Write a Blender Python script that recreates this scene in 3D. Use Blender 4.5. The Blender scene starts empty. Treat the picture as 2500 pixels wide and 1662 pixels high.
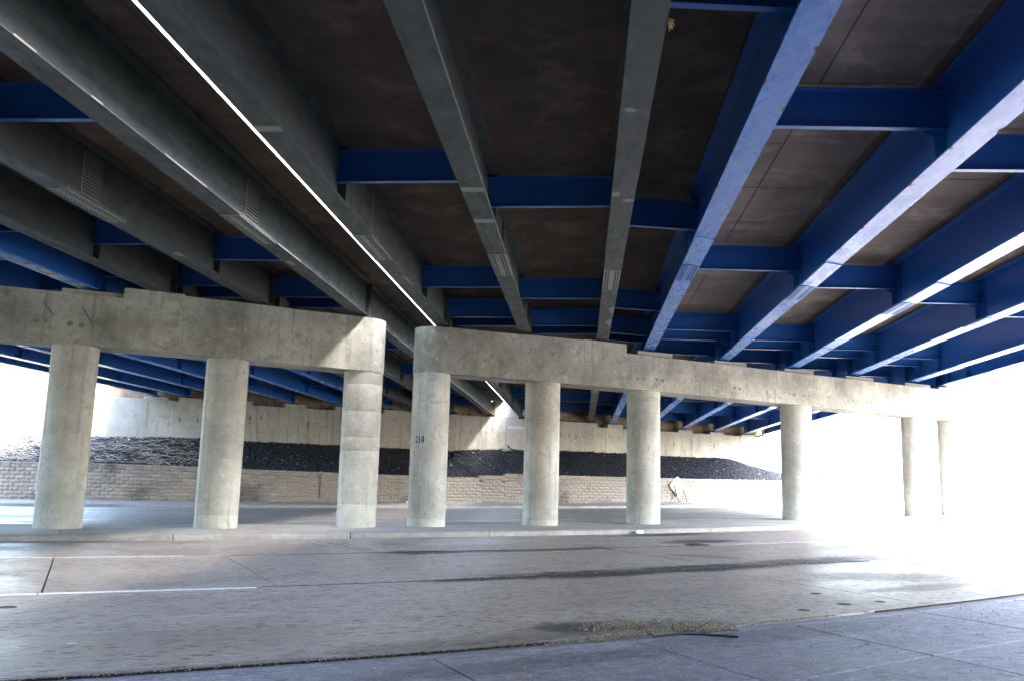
import bpy, bmesh, math, random
import numpy as np
from mathutils import Vector, Matrix
random.seed(7); rng = np.random.default_rng(7)
S = bpy.context.scene; COL = S.collection

# ------------------------------------------------------------------ camera
HZ = 1.66                                   # camera height over the roadway
YAW, PITCH, ROLL = -0.0821882, 0.1596788, 0.0264794
fwd = Vector((math.sin(YAW)*math.cos(PITCH), math.cos(YAW)*math.cos(PITCH), math.sin(PITCH)))
rgt = Vector((math.cos(YAW), -math.sin(YAW), 0)); up = rgt.cross(fwd)
r2 = math.cos(ROLL)*rgt + math.sin(ROLL)*up; u2 = -math.sin(ROLL)*rgt + math.cos(ROLL)*up
cd = bpy.data.cameras.new('camera'); cam = bpy.data.objects.new('camera', cd); COL.objects.link(cam)
cam.matrix_world = Matrix(((r2.x, u2.x, -fwd.x, 0), (r2.y, u2.y, -fwd.y, 0), (r2.z, u2.z, -fwd.z, HZ), (0, 0, 0, 1)))
cd.sensor_width = 36; cd.lens = 36*2156/2500; cd.clip_start = .1; cd.clip_end = 3000
S.camera = cam

# ------------------------------------------------------------------ sky, sun, exposure
SUN_EL, SUN_AZ = 50.0, 122.0                # azimuth clockwise from +Y (the girders' direction)
w = bpy.data.worlds.new('World'); S.world = w; w.use_nodes = True
nt = w.node_tree; bg = nt.nodes['Background']
sky = nt.nodes.new('ShaderNodeTexSky'); sky.sky_type = 'NISHITA'; sky.sun_disc = False
sky.sun_elevation = math.radians(SUN_EL); sky.sun_rotation = math.radians(SUN_AZ)
sky.air_density = 1.0; sky.dust_density = 3.0; sky.ozone_density = 1.0
nt.links.new(sky.outputs[0], bg.inputs[0]); bg.inputs[1].default_value = 0.15
sd = bpy.data.lights.new('sun', 'SUN'); sun = bpy.data.objects.new('sun', sd); COL.objects.link(sun)
sd.energy = 1.5; sd.angle = math.radians(56); sd.color = (1.0, .96, .91)
sdir = Vector((math.sin(math.radians(SUN_AZ))*math.cos(math.radians(SUN_EL)), math.cos(math.radians(SUN_AZ))*math.cos(math.radians(SUN_EL)), math.sin(math.radians(SUN_EL))))
sun.rotation_euler = sdir.to_track_quat('Z', 'Y').to_euler(); sun.location = sdir*80
S.view_settings.view_transform = 'Standard'; S.view_settings.look = 'None'
S.view_settings.exposure = 4.7; S.view_settings.gamma = 1.0
S.render.engine = 'CYCLES'
S.cycles.max_bounces = 5; S.cycles.diffuse_bounces = 4; S.cycles.glossy_bounces = 2; S.cycles.caustics_reflective = False; S.cycles.caustics_refractive = False

# ------------------------------------------------------------------ skew frame: u along road and pier, v across it
A30 = math.radians(30.1); C3, S3 = math.cos(A30), math.sin(A30)
def P(u, v, z=0.): return Vector((u*C3 - v*S3, u*S3 + v*C3, z))
def yv(x, v): return (v + x*S3)/C3
def uofx(x, v): return (x + v*S3)/C3
NEAR_T = [(-200,-1.51),(0,-1.51),(3.6,-1.50),(7.8,-1.45),(10,-1.43),(14.2,-1.38),(18.4,-1.31),(25.7,-1.13),(32.6,-.95),(36,-.85),(60,-.25),(100,.3),(300,.6)]
FAR_T = [(-200,-1.52),(0,-1.505),(6,-1.45),(9,-1.425),(21,-1.32),(29,-1.235),(37,-1.06),(47,-.80),(65,-.35),(100,.2),(300,.6)]
_uu = np.arange(-220, 320, .25)
def _tab(t):
    y = np.interp(_uu, [a for a, b in t], [b for a, b in t]); k = np.hanning(25); k /= k.sum()
    return np.convolve(np.pad(y, 12, 'edge'), k, 'valid')
_nt, _ft = _tab(NEAR_T), _tab(FAR_T)
def zped(u, v):                             # height of raised walks (median, far walk)
    a = np.interp(u, _uu, _nt); b = np.interp(u, _uu, _ft); t = min(1, max(0, (v-30)/17.))
    return float(a*(1-t) + b*t + HZ)
def zroad(u, v): return zped(u, v) - .15

# ------------------------------------------------------------------ mesh helpers
ORG = {}
class MB:
    def __init__(s): s.v = []; s.f = []
    def hexa(s, p):                         # 8 points: bottom 4 ccw, top 4 ccw
        b = len(s.v); s.v += [tuple(q) for q in p]
        for f in ((3,2,1,0),(4,5,6,7),(0,1,5,4),(1,2,6,5),(2,3,7,6),(3,0,4,7)): s.f.append(tuple(b+i for i in f))
        return s
    def box(s, x0, x1, y0, y1, z0, z1):
        return s.hexa([(x0,y0,z0),(x1,y0,z0),(x1,y1,z0),(x0,y1,z0),(x0,y0,z1),(x1,y0,z1),(x1,y1,z1),(x0,y1,z1)])
    def buv(s, u0, u1, v0, v1, z0, z1):
        return s.hexa([P(u0,v0,z0),P(u1,v0,z0),P(u1,v1,z0),P(u0,v1,z0),P(u0,v0,z1),P(u1,v0,z1),P(u1,v1,z1),P(u0,v1,z1)])
    def strip(s, x0, x1, v0, v1, z0, z1):   # runs along the girders, ends on the skew
        q = [(x0,yv(x0,v0)),(x1,yv(x1,v0)),(x1,yv(x1,v1)),(x0,yv(x0,v1))]
        return s.hexa([(a,b,z0) for a, b in q] + [(a,b,z1) for a, b in q])
    def quad(s, *p):
        b = len(s.v); s.v += [tuple(q) for q in p]; s.f.append(tuple(range(b, b+len(p)))); return s
    def ring_loft(s, rings, cap=True):
        b = len(s.v); n = len(rings[0])
        for r in rings: s.v += [tuple(q) for q in r]
        for i in range(len(rings)-1):
            for j in range(n):
                s.f.append((b+i*n+j, b+i*n+(j+1)%n, b+(i+1)*n+(j+1)%n, b+(i+1)*n+j))
        if cap: s.f.append(tuple(b+j for j in reversed(range(n)))); s.f.append(tuple(b+(len(rings)-1)*n+j for j in range(n)))
        return s
    def tube(s, pts, r, n=6):
        pts = [Vector(p) for p in pts]; rings = []
        for i, p in enumerate(pts):
            t = (pts[min(i+1, len(pts)-1)] - pts[max(i-1, 0)]).normalized()
            a = t.cross(Vector((0,0,1)) if abs(t.z) < .9 else Vector((1,0,0))).normalized(); c = t.cross(a)
            rr = r[i] if isinstance(r, (list, tuple)) else r
            rings.append([p + (a*math.cos(k*2*math.pi/n) + c*math.sin(k*2*math.pi/n))*rr for k in range(n)])
        return s.ring_loft(rings)
    def cyl(s, c, r, h, n=6, axis='z'):
        c = Vector(c); rings = []
        for t in (0, h):
            rg = []
            for k in range(n):
                a = k*2*math.pi/n; ca, sa = math.cos(a)*r, math.sin(a)*r
                rg.append(c + (Vector((ca, sa, t)) if axis == 'z' else Vector((t, ca, sa)) if axis == 'x' else Vector((sa, t, ca))))
            rings.append(rg)
        return s.ring_loft(rings)
    def build(s, name, mat, parent=None, bevel=0, smooth=False, kind=None, org=None):
        me = bpy.data.meshes.new(name); o = bpy.data.objects.new(name, me); COL.objects.link(o)
        if parent is not None: og = ORG[parent]; o.parent = parent
        else:
            og = Vector(org) if org is not None else Vector((0,0,0)); o.location = og
        ORG[o] = og
        me.from_pydata([(a-og.x, b-og.y, c-og.z) for a, b, c in s.v], [], s.f); me.update()
        if bevel:
            bm = bmesh.new(); bm.from_mesh(me); bmesh.ops.bevel(bm, geom=bm.edges[:], offset=bevel, segments=1, affect='EDGES', profile=.5); bm.to_mesh(me); bm.free()
        if smooth:
            me.polygons.foreach_set('use_smooth', [True]*len(me.polygons)); me.set_sharp_from_angle(angle=math.radians(35))
        me.materials.append(mat)
        if kind: o['kind'] = kind
        return o
def tag(o, label, cat, group=None):
    o['label'] = label; o['category'] = cat
    if group: o['group'] = group
    return o
def thing(name, loc, label=None, cat=None, kind=None, group=None):
    o = bpy.data.objects.new(name, None); COL.objects.link(o); o.location = loc; ORG[o] = Vector(loc); o.empty_display_size = .3
    if label: tag(o, label, cat, group)
    if kind: o['kind'] = kind
    return o
def copy(o, parent, loc, rotz=0):
    c = o.copy(); COL.objects.link(c); c.parent = parent; c.location = Vector(loc) - (ORG[parent] if parent else Vector((0,0,0))); c.rotation_euler = (0,0,rotz); return c

# ------------------------------------------------------------------ materials
class NT:
    def __init__(s, name):
        s.m = bpy.data.materials.new(name); s.m.use_nodes = True; s.t = s.m.node_tree
        s.b = s.t.nodes['Principled BSDF']; s.tc = s.t.nodes.new('ShaderNodeTexCoord'); s.o = s.tc.outputs['Object']
    def n(s, ty, **kw):
        q = s.t.nodes.new(ty)
        for k, v in kw.items(): setattr(q, k, v)
        return q
    def L(s, a, b): s.t.links.new(a, b)
    def put(s, sock, val):
        if isinstance(val, bpy.types.NodeSocket): s.L(val, sock)
        elif isinstance(val, tuple) and len(val) == 3 and sock.type == 'RGBA': sock.default_value = (*val, 1)
        else: sock.default_value = val
    def scale(s, vec, xyz, rot=0):
        q = s.n('ShaderNodeMapping'); s.L(vec, q.inputs[0]); q.inputs['Scale'].default_value = xyz; q.inputs['Rotation'].default_value = (0,0,rot); return q.outputs[0]
    def noise(s, sc, det=6, rough=.55, vec=None, dist=0):
        q = s.n('ShaderNodeTexNoise'); s.L(vec or s.o, q.inputs['Vector']); q.inputs['Scale'].default_value = sc; q.inputs['Detail'].default_value = det
        q.inputs['Roughness'].default_value = rough; q.inputs['Distortion'].default_value = dist; return q.outputs[0]
    def voro(s, sc, vec=None, feat='F1', rnd=1):
        q = s.n('ShaderNodeTexVoronoi'); q.feature = feat; s.L(vec or s.o, q.inputs['Vector']); q.inputs['Scale'].default_value = sc; q.inputs['Randomness'].default_value = rnd; return q
    def mr(s, fac, a, b, c=0., d=1.):
        q = s.n('ShaderNodeMapRange'); q.interpolation_type = 'SMOOTHSTEP'; s.put(q.inputs[0], fac)
        for i, x in enumerate((a, b, c, d)): q.inputs[i+1].default_value = x
        return q.outputs[0]
    def math(s, op, a, b=None):
        q = s.n('ShaderNodeMath', operation=op); s.put(q.inputs[0], a)
        if b is not None: s.put(q.inputs[1], b)
        return q.outputs[0]
    def mix(s, f, a, b, mode='MIX'):
        q = s.n('ShaderNodeMix', data_type='RGBA', blend_type=mode); s.put(q.inputs[0], f); s.put(q.inputs[6], a); s.put(q.inputs[7], b); return q.outputs[2]
    def bump(s, h, st, dist=.02):
        q = s.n('ShaderNodeBump'); s.L(h, q.inputs['Height']); q.inputs['Strength'].default_value = st; q.inputs['Distance'].default_value = dist; s.L(q.outputs[0], s.b.inputs['Normal'])
    def rnd(s):
        return s.n('ShaderNodeObjectInfo').outputs['Random']
    def out(s, col, rough=.8, spec=.4, metal=0):
        s.put(s.b.inputs['Base Color'], col); s.put(s.b.inputs['Roughness'], rough); s.b.inputs['Specular IOR Level'].default_value = spec; s.b.inputs['Metallic'].default_value = metal
        return s.m

def concrete(name, dark, mid, light, streak=.5, sc=1.0, board=0., rough=.85, stain=(.16,.15,.12), rust=0.):
    t = NT(name)
    big = t.noise(.55*sc, 5, .6); med = t.noise(2.6*sc, 6, .65, dist=.4); fine = t.noise(26*sc, 4, .6)
    c = t.mix(t.mr(big, .3, .7), dark, light); c = t.mix(t.mr(med, .4, .7, 0, .6), c, mid)
    sv = t.scale(t.o, (3.2, 3.2, .22)); st = t.noise(1.5*sc, 5, .6, sv)
    c = t.mix(t.math('MULTIPLY', t.mr(st, .52, .74), streak), c, stain)
    bl = t.noise(1.1*sc, 6, .75, dist=.5); c = t.mix(t.mr(bl, .54, .66, 0, .55), c, tuple(.72*x for x in dark)); c = t.mix(t.mr(t.noise(5.5*sc, 5, .8, dist=.4), .55, .66, 0, .5), c, tuple(.8*x for x in dark)); c = t.mix(t.mr(t.noise(3.2*sc, 5, .7, dist=.6), .56, .68, 0, .45), c, tuple(min(.7, 1.12*x) for x in light))
    if rust: c = t.mix(t.mr(t.noise(.8, 4, .5, t.scale(t.o, (1.6,1.6,.3))), .58, .75, 0, rust), c, (.36,.22,.12))
    if board:
        wv = t.noise(1.0, 3, .5, t.scale(t.o, (.35, 6., 1))); c = t.mix(t.mr(wv, .42, .68, 0, board), c, tuple(.6*x for x in dark)); c = t.mix(t.mr(t.noise(1., 5, .6, t.scale(t.o, (2.2, .25, 1))), .52, .7, 0, board), c, tuple(1.2*x for x in light))
    rn = t.rnd(); c = t.mix(t.math('MULTIPLY', rn, .22), c, tuple(.8*x for x in dark))
    if board:
        c = t.mix(t.mr(t.noise(.9, 5, .7), .5, .66, 0, .6), c, tuple(1.45*x for x in light)); c = t.mix(t.mr(t.noise(.5, 4, .6, t.scale(t.o, (1, .5, 1))), .55, .7, 0, .6), c, tuple(.5*x for x in dark)); c = t.mix(t.mr(t.noise(1.3, 6, .8, t.scale(t.o, (1.6, .4, 1)), .8), .64, .7, 0, .5), c, (.36,.34,.31))
    v = t.voro(34*sc); pit = t.mr(v.outputs['Distance'], .05, .13, 1, 0); pm = t.math('MULTIPLY', pit, t.mr(t.noise(4, 2), .5, .65))
    c = t.mix(pm, c, tuple(.35*x for x in dark)); c = t.mix(t.mr(fine, .3, .7, 0, .22), c, tuple(.75*x for x in mid))
    hgt = t.math('SUBTRACT', t.math('ADD', t.math('MULTIPLY', fine, .3), med), t.math('MULTIPLY', pm, .8)); t.bump(hgt, .35, .012)
    return t.out(c, t.mr(med, .2, .8, rough-.08, min(1, rough+.08)), .3)
M = {}
M['pier'] = concrete('pier_concrete', (.16,.16,.138), (.325,.322,.282), (.50,.495,.44), .8)
M['column'] = concrete('column_concrete', (.30,.29,.258), (.43,.424,.388), (.56,.555,.515), .5, 1.3, rust=.25)
M['pedestal'] = concrete('pedestal_concrete', (.34,.33,.28), (.42,.41,.36), (.5,.49,.43), .2)
M['abut'] = concrete('abutment_concrete', (.31,.295,.26), (.43,.415,.375), (.52,.505,.46), .7, .9, stain=(.13,.11,.09), rust=.3)
M['backwall'] = concrete('backwall_concrete', (.16,.11,.07), (.26,.2,.14), (.36,.3,.22), .9, 1.2, stain=(.06,.045,.035), rust=.8)
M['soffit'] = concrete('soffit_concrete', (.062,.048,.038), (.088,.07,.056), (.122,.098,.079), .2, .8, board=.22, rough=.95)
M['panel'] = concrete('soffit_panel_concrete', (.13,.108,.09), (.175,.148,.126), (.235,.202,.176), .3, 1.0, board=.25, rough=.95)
M['fascia'] = concrete('fascia_concrete', (.5,.47,.45), (.6,.57,.55), (.68,.65,.63), .2)
M['curb'] = concrete('curb_concrete', (.22,.21,.2), (.31,.3,.285), (.4,.39,.37), .4, 1.5)
M['walk'] = concrete('walk_concrete', (.28,.27,.265), (.34,.33,.32), (.41,.4,.385), .0, .9)

def steel(name, base, dirt, chalk, rough=.5, k=1.0):
    t = NT(name)
    n1 = t.noise(.7, 6, .6); n2 = t.noise(5, 8, .7, t.scale(t.o, (1, .35, 1)), .6); n3 = t.noise(38, 4, .6)
    c = t.mix(t.mr(n1, .35, .75, 0, .12+.3*k), base, chalk); c = t.mix(t.mr(n2, .5, .8, 0, .5*k), c, dirt); c = t.mix(t.mr(n3, .55, .8, 0, .2*k), c, dirt); sk = t.mr(t.noise(1.0, 6, .7, t.scale(t.o, (3, .08, 3))), .5, .72, 0, .45*k+.12); c = t.mix(sk, c, dirt); ch = t.mr(t.noise(1.6, 8, .75, t.scale(t.o, (1, .3, 1)), 1.0), .62, .68, 0, .35*k); c = t.mix(ch, c, chalk)
    t.bump(t.math('ADD', n2, t.math('MULTIPLY', n3, .4)), .07*k+.004, .01)
    return t.out(c, t.mr(n2, .3, .7, rough-.1*k, rough+.15*k), .45)
M['gray'] = steel('gray_painted_steel', (.035,.043,.040), (.018,.02,.017), (.058,.069,.066), .6, 1.3)
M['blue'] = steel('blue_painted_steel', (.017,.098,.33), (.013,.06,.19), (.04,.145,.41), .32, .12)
M['blueflange_lit'] = steel('blue_paint_lit_flange', (.05,.165,.46), (.025,.09,.28), (.14,.27,.55), .27, .75)  # same blue paint, lightened to carry ground bounce on the flange undersides
M['splice'] = steel('splice_plate_steel', (.17,.18,.165), (.1,.1,.085), (.22,.225,.21), .6)
M['chip'] = NT('bare_primer_patch').out((.2,.205,.185), .8)
M['dark'] = NT('dark_bearing_rubber').out((.015,.015,.014), .8)
M['bolt'] = NT('dark_bolt_steel').out((.02,.022,.02), .6)
M['white'] = NT('white_road_paint'); _t = M['white']; M['white'] = _t.out(_t.mix(_t.mr(_t.noise(14, 6, .7), .5, .68, 0, .7), (.8,.82,.82), (.42,.41,.4)), .7)
M['patch'] = NT('grout_patch'); _t = M['patch']; M['patch'] = _t.out(_t.mix(_t.noise(20, 4), (.13,.13,.115), (.22,.215,.185)), .9)
M['black'] = NT('black_spray_paint').out((.012,.012,.013), .7)
M['brownpaint'] = NT('brown_marker').out((.14,.09,.06), .8)
M['palebl'] = NT('pale_blue_paint'); _t = M['palebl']; M['palebl'] = _t.out(_t.mix(_t.mr(_t.noise(3, 5), .4, .7), (.42,.56,.66), (.46,.48,.46)), .7)

ROT = -A30
def road_mat(name, dark, mid, light, blobs=(), pits=.6, rough=.52, tint=None):
    t = NT(name); uv = t.scale(t.o, (1,1,1), ROT)
    big = t.noise(.35, 5, .6, t.scale(uv, (.35, 1.6, 1))); med = t.noise(3.0, 5, .65); fine = t.noise(55, 3, .7); sp = t.noise(24, 3, .6, t.scale(uv, (.6,1,1)))
    c = t.mix(t.mr(big, .3, .72), dark, light); c = t.mix(t.mr(med, .35, .7, 0, .6), c, mid); c = t.mix(t.mr(fine, .3, .72, 0, .6), c, tuple(.5*x for x in mid)); gr_ = t.noise(6.5, 5, .85, t.scale(uv, (.6,1,1))); c = t.mix(t.mr(gr_, .48, .62, 0, .85), c, tuple(.48*x for x in mid)); c = t.mix(t.mr(gr_, .46, .3, 0, .6), c, tuple(min(.62, 1.4*x) for x in light)); c = t.mix(t.mr(t.noise(15, 4, .8), .5, .66, 0, .7), c, tuple(.5*x for x in mid)); c = t.mix(t.mr(t.noise(17, 3, .75), .56, .72, 0, .6), c, tuple(min(.6, 1.45*x) for x in light))
    c = t.mix(t.mr(t.noise(70, 2, .6), .62, .74, 0, .55), c, tuple(min(.6, 1.6*x) for x in light))
    v = t.voro(7.5, t.scale(uv, (.6,1,1))); pit = t.math('MULTIPLY', t.mr(v.outputs['Distance'], .2, .36, 1, 0), t.mr(t.noise(1.5, 4), .38, .5)); pit = t.math('MULTIPLY', pit, t.mr(sp, .36, .5))
    c = t.mix(t.math('MULTIPLY', pit, pits), c, tuple(.13*x for x in dark))
    r = t.mr(big, .35, .7, rough-.16, rough+.12)
    rr = t.math('SUBTRACT', t.rnd(), .5); c = t.mix(t.math('ABSOLUTE', t.math('MULTIPLY', rr, .5)), c, tuple(.75*x for x in dark))
    if blobs:
        blobs = [(a, b, c_, d_*1.9, e_, f_) for a, b, c_, d_, e_, f_ in blobs]
        wob = t.noise(1.6, 6, .65); fr = t.noise(9, 5, .7, t.scale(uv, (.35,1,1))); tot = None
        sep = t.n('ShaderNodeSeparateXYZ'); t.L(uv, sep.inputs[0])
        for u0, v0, ru, rv, sl, st in blobs:
            du = t.math('SUBTRACT', sep.outputs[0], u0); dv = t.math('SUBTRACT', t.math('SUBTRACT', sep.outputs[1], v0), t.math('MULTIPLY', du, sl))
            a = t.math('DIVIDE', du, ru); b = t.math('DIVIDE', dv, rv)
            d = t.math('SQRT', t.math('ADD', t.math('MULTIPLY', a, a), t.math('MULTIPLY', b, b)))
            d = t.math('ADD', d, t.math('ADD', t.math('MULTIPLY', t.math('SUBTRACT', wob, .5), 1.3), t.math('MULTIPLY', t.math('SUBTRACT', fr, .5), .8)))
            m_ = t.mr(d, .45, 1.15, st, 0); tot = m_ if tot is None else t.math('MAXIMUM', tot, m_)
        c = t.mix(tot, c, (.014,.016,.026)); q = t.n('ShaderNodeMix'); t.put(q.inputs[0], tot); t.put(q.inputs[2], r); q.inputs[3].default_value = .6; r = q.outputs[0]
    t.bump(t.math('SUBTRACT', t.math('ADD', med, t.math('MULTIPLY', fine, .6)), t.math('MULTIPLY', pit, 1.2)), .4, .012)
    return t.out(c, r, .5)
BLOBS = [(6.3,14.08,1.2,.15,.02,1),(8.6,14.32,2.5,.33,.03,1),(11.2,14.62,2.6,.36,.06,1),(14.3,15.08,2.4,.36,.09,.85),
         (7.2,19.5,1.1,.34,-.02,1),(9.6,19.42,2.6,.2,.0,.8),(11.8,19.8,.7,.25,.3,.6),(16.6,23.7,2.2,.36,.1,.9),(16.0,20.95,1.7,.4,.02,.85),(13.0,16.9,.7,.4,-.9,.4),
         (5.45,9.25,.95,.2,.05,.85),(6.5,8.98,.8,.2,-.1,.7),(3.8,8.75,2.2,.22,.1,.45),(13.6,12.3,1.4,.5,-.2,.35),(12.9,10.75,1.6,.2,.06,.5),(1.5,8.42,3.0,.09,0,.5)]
M['road'] = road_mat('concrete_roadway', (.315,.27,.242), (.39,.34,.308), (.475,.42,.385), BLOBS, .75)
M['farroad'] = road_mat('far_roadway', (.29,.26,.24), (.34,.31,.29), (.41,.375,.35), (), .3)
M['apron'] = road_mat('apron_concrete', (.215,.218,.29), (.285,.288,.365), (.38,.385,.46), ((7.5,8.1,2.5,.25,.1,.35),(4.0,7.6,2.2,.18,.08,.4)), .35, .7)  # blue cast of the skylight put into the apron's base colour
M['joint'] = NT('dark_joint_filler').out((.02,.019,.018), .95)
M['kerbdirt'] = NT('dirt').out((.06,.055,.05), .95)

def vcol(name, rough=.8, spec=.3):
    t = NT(name); a = t.n('ShaderNodeAttribute'); a.attribute_name = 'col'; return t.out(a.outputs['Color'], rough, spec)
M['stones'] = vcol('stone_colours', .75); M['vine'] = vcol('dry_stems', .9)
_t = NT('split_face_block'); _c = _t.mix(_t.rnd(), (.26,.23,.205), (.36,.325,.29)); _c = _t.mix(_t.mr(_t.noise(24, 6, .7), .35, .7, 0, .6), _c, (.15,.12,.1))
_g = _t.n('ShaderNodeNewGeometry'); _c = _t.mix(_t.mr(_t.noise(.35, 5, .6, _g.outputs['Position']), .5, .68, 0, .75), _c, (.095,.085,.075)); _t.bump(_t.noise(30, 6, .7), .6, .02); M['block'] = _t.out(_c, .95)
M['grass'] = NT('dry_grass'); _t = M['grass']; M['grass'] = _t.out(_t.mix(_t.mr(_t.noise(.4, 8, .7), .35, .65), _t.mix(_t.noise(12, 4), (.09,.12,.035), (.14,.16,.05)), (.2,.18,.09)), .95)
M['slope'] = NT('slope_bed'); M['slope'] = M['slope'].out((.022,.022,.025), .9)

# ------------------------------------------------------------------ ground
def terrain(u, v):
    z = zroad(u, v) - .25
    lat = max(0, -3.5-u, u-57)
    if v > 53.5: z += max(0, min(8.2 + .0, (v-53.5)*.36) - max(0, lat)*.42) + min(1.9, max(0, (v-53.2))*6)*max(0, 1-lat*.25)*0
    if v < -6: z += max(0, min(7.5, (-6-v)*.5) - max(0, -30-u, u-30)*.45)
    return z
mb = MB()
us = sorted(set(list(np.arange(-60, 101, 4.)) + [-700,-400,-250,-160,-100,-80,130,170,250,400,700])); vs = sorted(set(list(np.arange(-40, 100, 3.)) + [-5.5,53.5,53.9,-600,-300,-150,-80,-55,130,180,300,600,900]))
for v_ in vs:
    for u_ in us: mb.v.append(tuple(P(u_, v_, terrain(u_, v_))))
for i in range(len(vs)-1):
    for j in range(len(us)-1):
        a = i*len(us)+j; mb.f.append((a, a+1, a+1+len(us), a+len(us)))
mb.build('ground', M['grass'], kind='structure', smooth=True)

def slab_uv(q, parent, name, mat, v0f, v1f, u0, u1, zf, th=.2, gap=.006, bev=.006):
    """one paving slab; v edges may be functions of u"""
    f0 = v0f if callable(v0f) else (lambda u: v0f); f1 = v1f if callable(v1f) else (lambda u: v1f)
    n = max(1, int((u1-u0)/2.2)); m_ = MB(); uu = np.linspace(u0+gap, u1-gap, n+1)
    rings = []
    for u in uu:
        a, b = f0(u)+gap, f1(u)-gap
        za, zb_ = zf(u, a), zf(u, b)
        rings.append([P(u,a,za-th), P(u,b,zb_-th), P(u,b,zb_-bev), P(u,b-bev,zb_), P(u,a+bev,za), P(u,a,za-bev)])
    m_.ring_loft(rings); return m_.build(name, mat, parent)

# roadway in front of the median
road = MB()
uu = list(np.arange(-60, 101, 4.))
for a, b in zip(uu[:-1], uu[1:]):
    road.quad(P(a,-5.5,zroad(a,0)-.03), P(b,-5.5,zroad(b,0)-.03), P(b,24.4,zroad(b,24)-.03), P(a,24.4,zroad(a,24)-.03))
road = road.build('road', M['joint'], kind='structure'); road['label'] = 'tan concrete roadway of jointed slabs in front of the median'
def vedge(u): return 8.38 + (.0066*u*u if 0 < u < 16 else (0 if u <= 0 else .0066*256 + .21*(u-16)*.25))
def vlane2(u): return 14.05 + (.0035*u*u if 0 < u < 14 else (0 if u <= 0 else .686))
for strip_, (f0, f1, js) in enumerate([
    (19.6, 24.36, [-45,-36.4,-28,-19.6,-11.2,-2.8,5.65,14.0,22.3,30.7,39,47.4,56,65,75,88,100]),
    (vlane2, 19.6, [-45,-36,-27,-18,-12,-5,-.37,2.83,6.72,11.85,16.6,21.4,26.2,31,36,42,49,56,65,75,88,100]),
    (vedge, vlane2, [-45,-36,-27,-18,-12,-5,6.28,11.15,16.2,21,26,31,36,42,49,56,65,75,88,100])]):
    for a, b in zip(js[:-1], js[1:]):
        if strip_ == 2 and b < 16.3:       # a lengthwise crack splits these slabs
            vm = lambda u: 10.5 - .06*max(0, u) if u < 6.3 else 10.1 + .0*u
            if a < 6:
                slab_uv(None, road, 'slab', M['road'], f0, lambda u: 10.52-.055*max(0,u), a, b, zroad, gap=.004); slab_uv(None, road, 'slab', M['road'], lambda u: 10.52-.055*max(0,u), f1, a, b, zroad, gap=.004); continue
        slab_uv(None, road, 'slab', M['road'], f0, f1, a, b, zroad, gap=.014, bev=.004)
# gutter strip and concrete apron on the camera's side
apron = thing('apron', (0,0,0), kind='structure'); apron['label'] = 'grey concrete apron slabs, tinted with skylight blue, along the near edge of the roadway'
def vg2(u): return vedge(u) - .34
gj = [-40,-30,-22,-15,-9,-4.2,-.2,3.12,5.45,7.85,10.35,12.9,15.6,19,24,30,38,48,60,80,100]
for a, b in zip(gj[:-1], gj[1:]):
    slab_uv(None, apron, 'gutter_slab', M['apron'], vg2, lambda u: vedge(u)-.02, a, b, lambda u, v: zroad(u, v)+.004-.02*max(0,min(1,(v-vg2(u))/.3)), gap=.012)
def vmid(u): return 6.15 + .16*max(-3, min(12, u-5.8))
for a, b in zip(gj[:-1], gj[1:]):
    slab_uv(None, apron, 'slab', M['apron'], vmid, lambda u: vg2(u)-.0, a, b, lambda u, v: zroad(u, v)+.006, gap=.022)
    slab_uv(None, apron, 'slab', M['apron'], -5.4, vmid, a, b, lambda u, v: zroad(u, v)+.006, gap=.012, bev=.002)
# painted lane lines on the roadway
def line(name, u0, u1, vf, wd, parent):
    m_ = MB(); uu = np.linspace(u0, u1, max(2, int((u1-u0)/1.5)+1)); f = vf if callable(vf) else (lambda u: vf)
    for a, b in zip(uu[:-1], uu[1:]):
        m_.quad(P(a,f(a)-wd/2,zroad(a,f(a))+.004), P(b,f(b)-wd/2,zroad(b,f(b))+.004), P(b,f(b)+wd/2,zroad(b,f(b))+.004), P(a,f(a)+wd/2,zroad(a,f(a))+.004))
    return m_.build(name, M['white'], parent)
for a, b in [(-12.5,-9.5),(-.9+.5,2.5),(-3.4,-.43)]: line('lane_line', a, b, lambda u: vlane2(u)-.075, .17, road)
for a, b in [(-12.5,-9.5),(-3.4,-.4),(-.34,2.0)]: line('lane_line', a, b, 19.69, .12, road)
line('lane_line', 16.2, 22, 19.72, .08, road)

for u, v0, v1 in ((5.38,21.6,23.2),(5.86,19.8,23.0),(6.02,19.8,22.6),(6.2,19.9,22.9),(11.95,15.9,19.4)):
    MB().hexa([P(u,v0,zroad(u,v0)-.01),P(u+.016,v0,zroad(u,v0)-.01),P(u-.04,v1,zroad(u,v1)-.01),P(u-.056,v1,zroad(u,v1)-.01),P(u,v0,zroad(u,v0)+.003),P(u+.016,v0,zroad(u,v0)+.003),P(u-.04,v1,zroad(u,v1)+.003),P(u-.056,v1,zroad(u,v1)+.003)]).build('saw_cut', M['joint'], road)
def ragged(parent, name, f, u0, u1, wmin, wmax, mat, step=.06):
    m_ = MB(); u = u0; rr_ = random.Random(5); w0 = wmin; rings = []
    while u < u1:
        t_ = (u-u0)/(u1-u0); w0 = min(wmax, max(wmin, w0+rr_.uniform(-.012,.012))); c = f(u)+rr_.uniform(-.008,.008); z = zroad(u, c)
        rings.append([P(u,c-w0*rr_.uniform(.4,.7),z-.012), P(u,c+w0*rr_.uniform(.3,.6),z-.012), P(u,c+w0*.4,z+.005), P(u,c-w0*.45,z+.009)]); u += step*rr_.uniform(.6,1.4)
    m_.ring_loft(rings); return m_.build(name, M[mat], parent)
ragged(road, 'crack_filler', lambda u: vedge(u)-.015, -4.0, 4.6, .012, .06, 'joint'); ragged(road, 'crack_filler', lambda u: vedge(u)-.02, 9.8, 14.0, .008, .03, 'joint')
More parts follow.
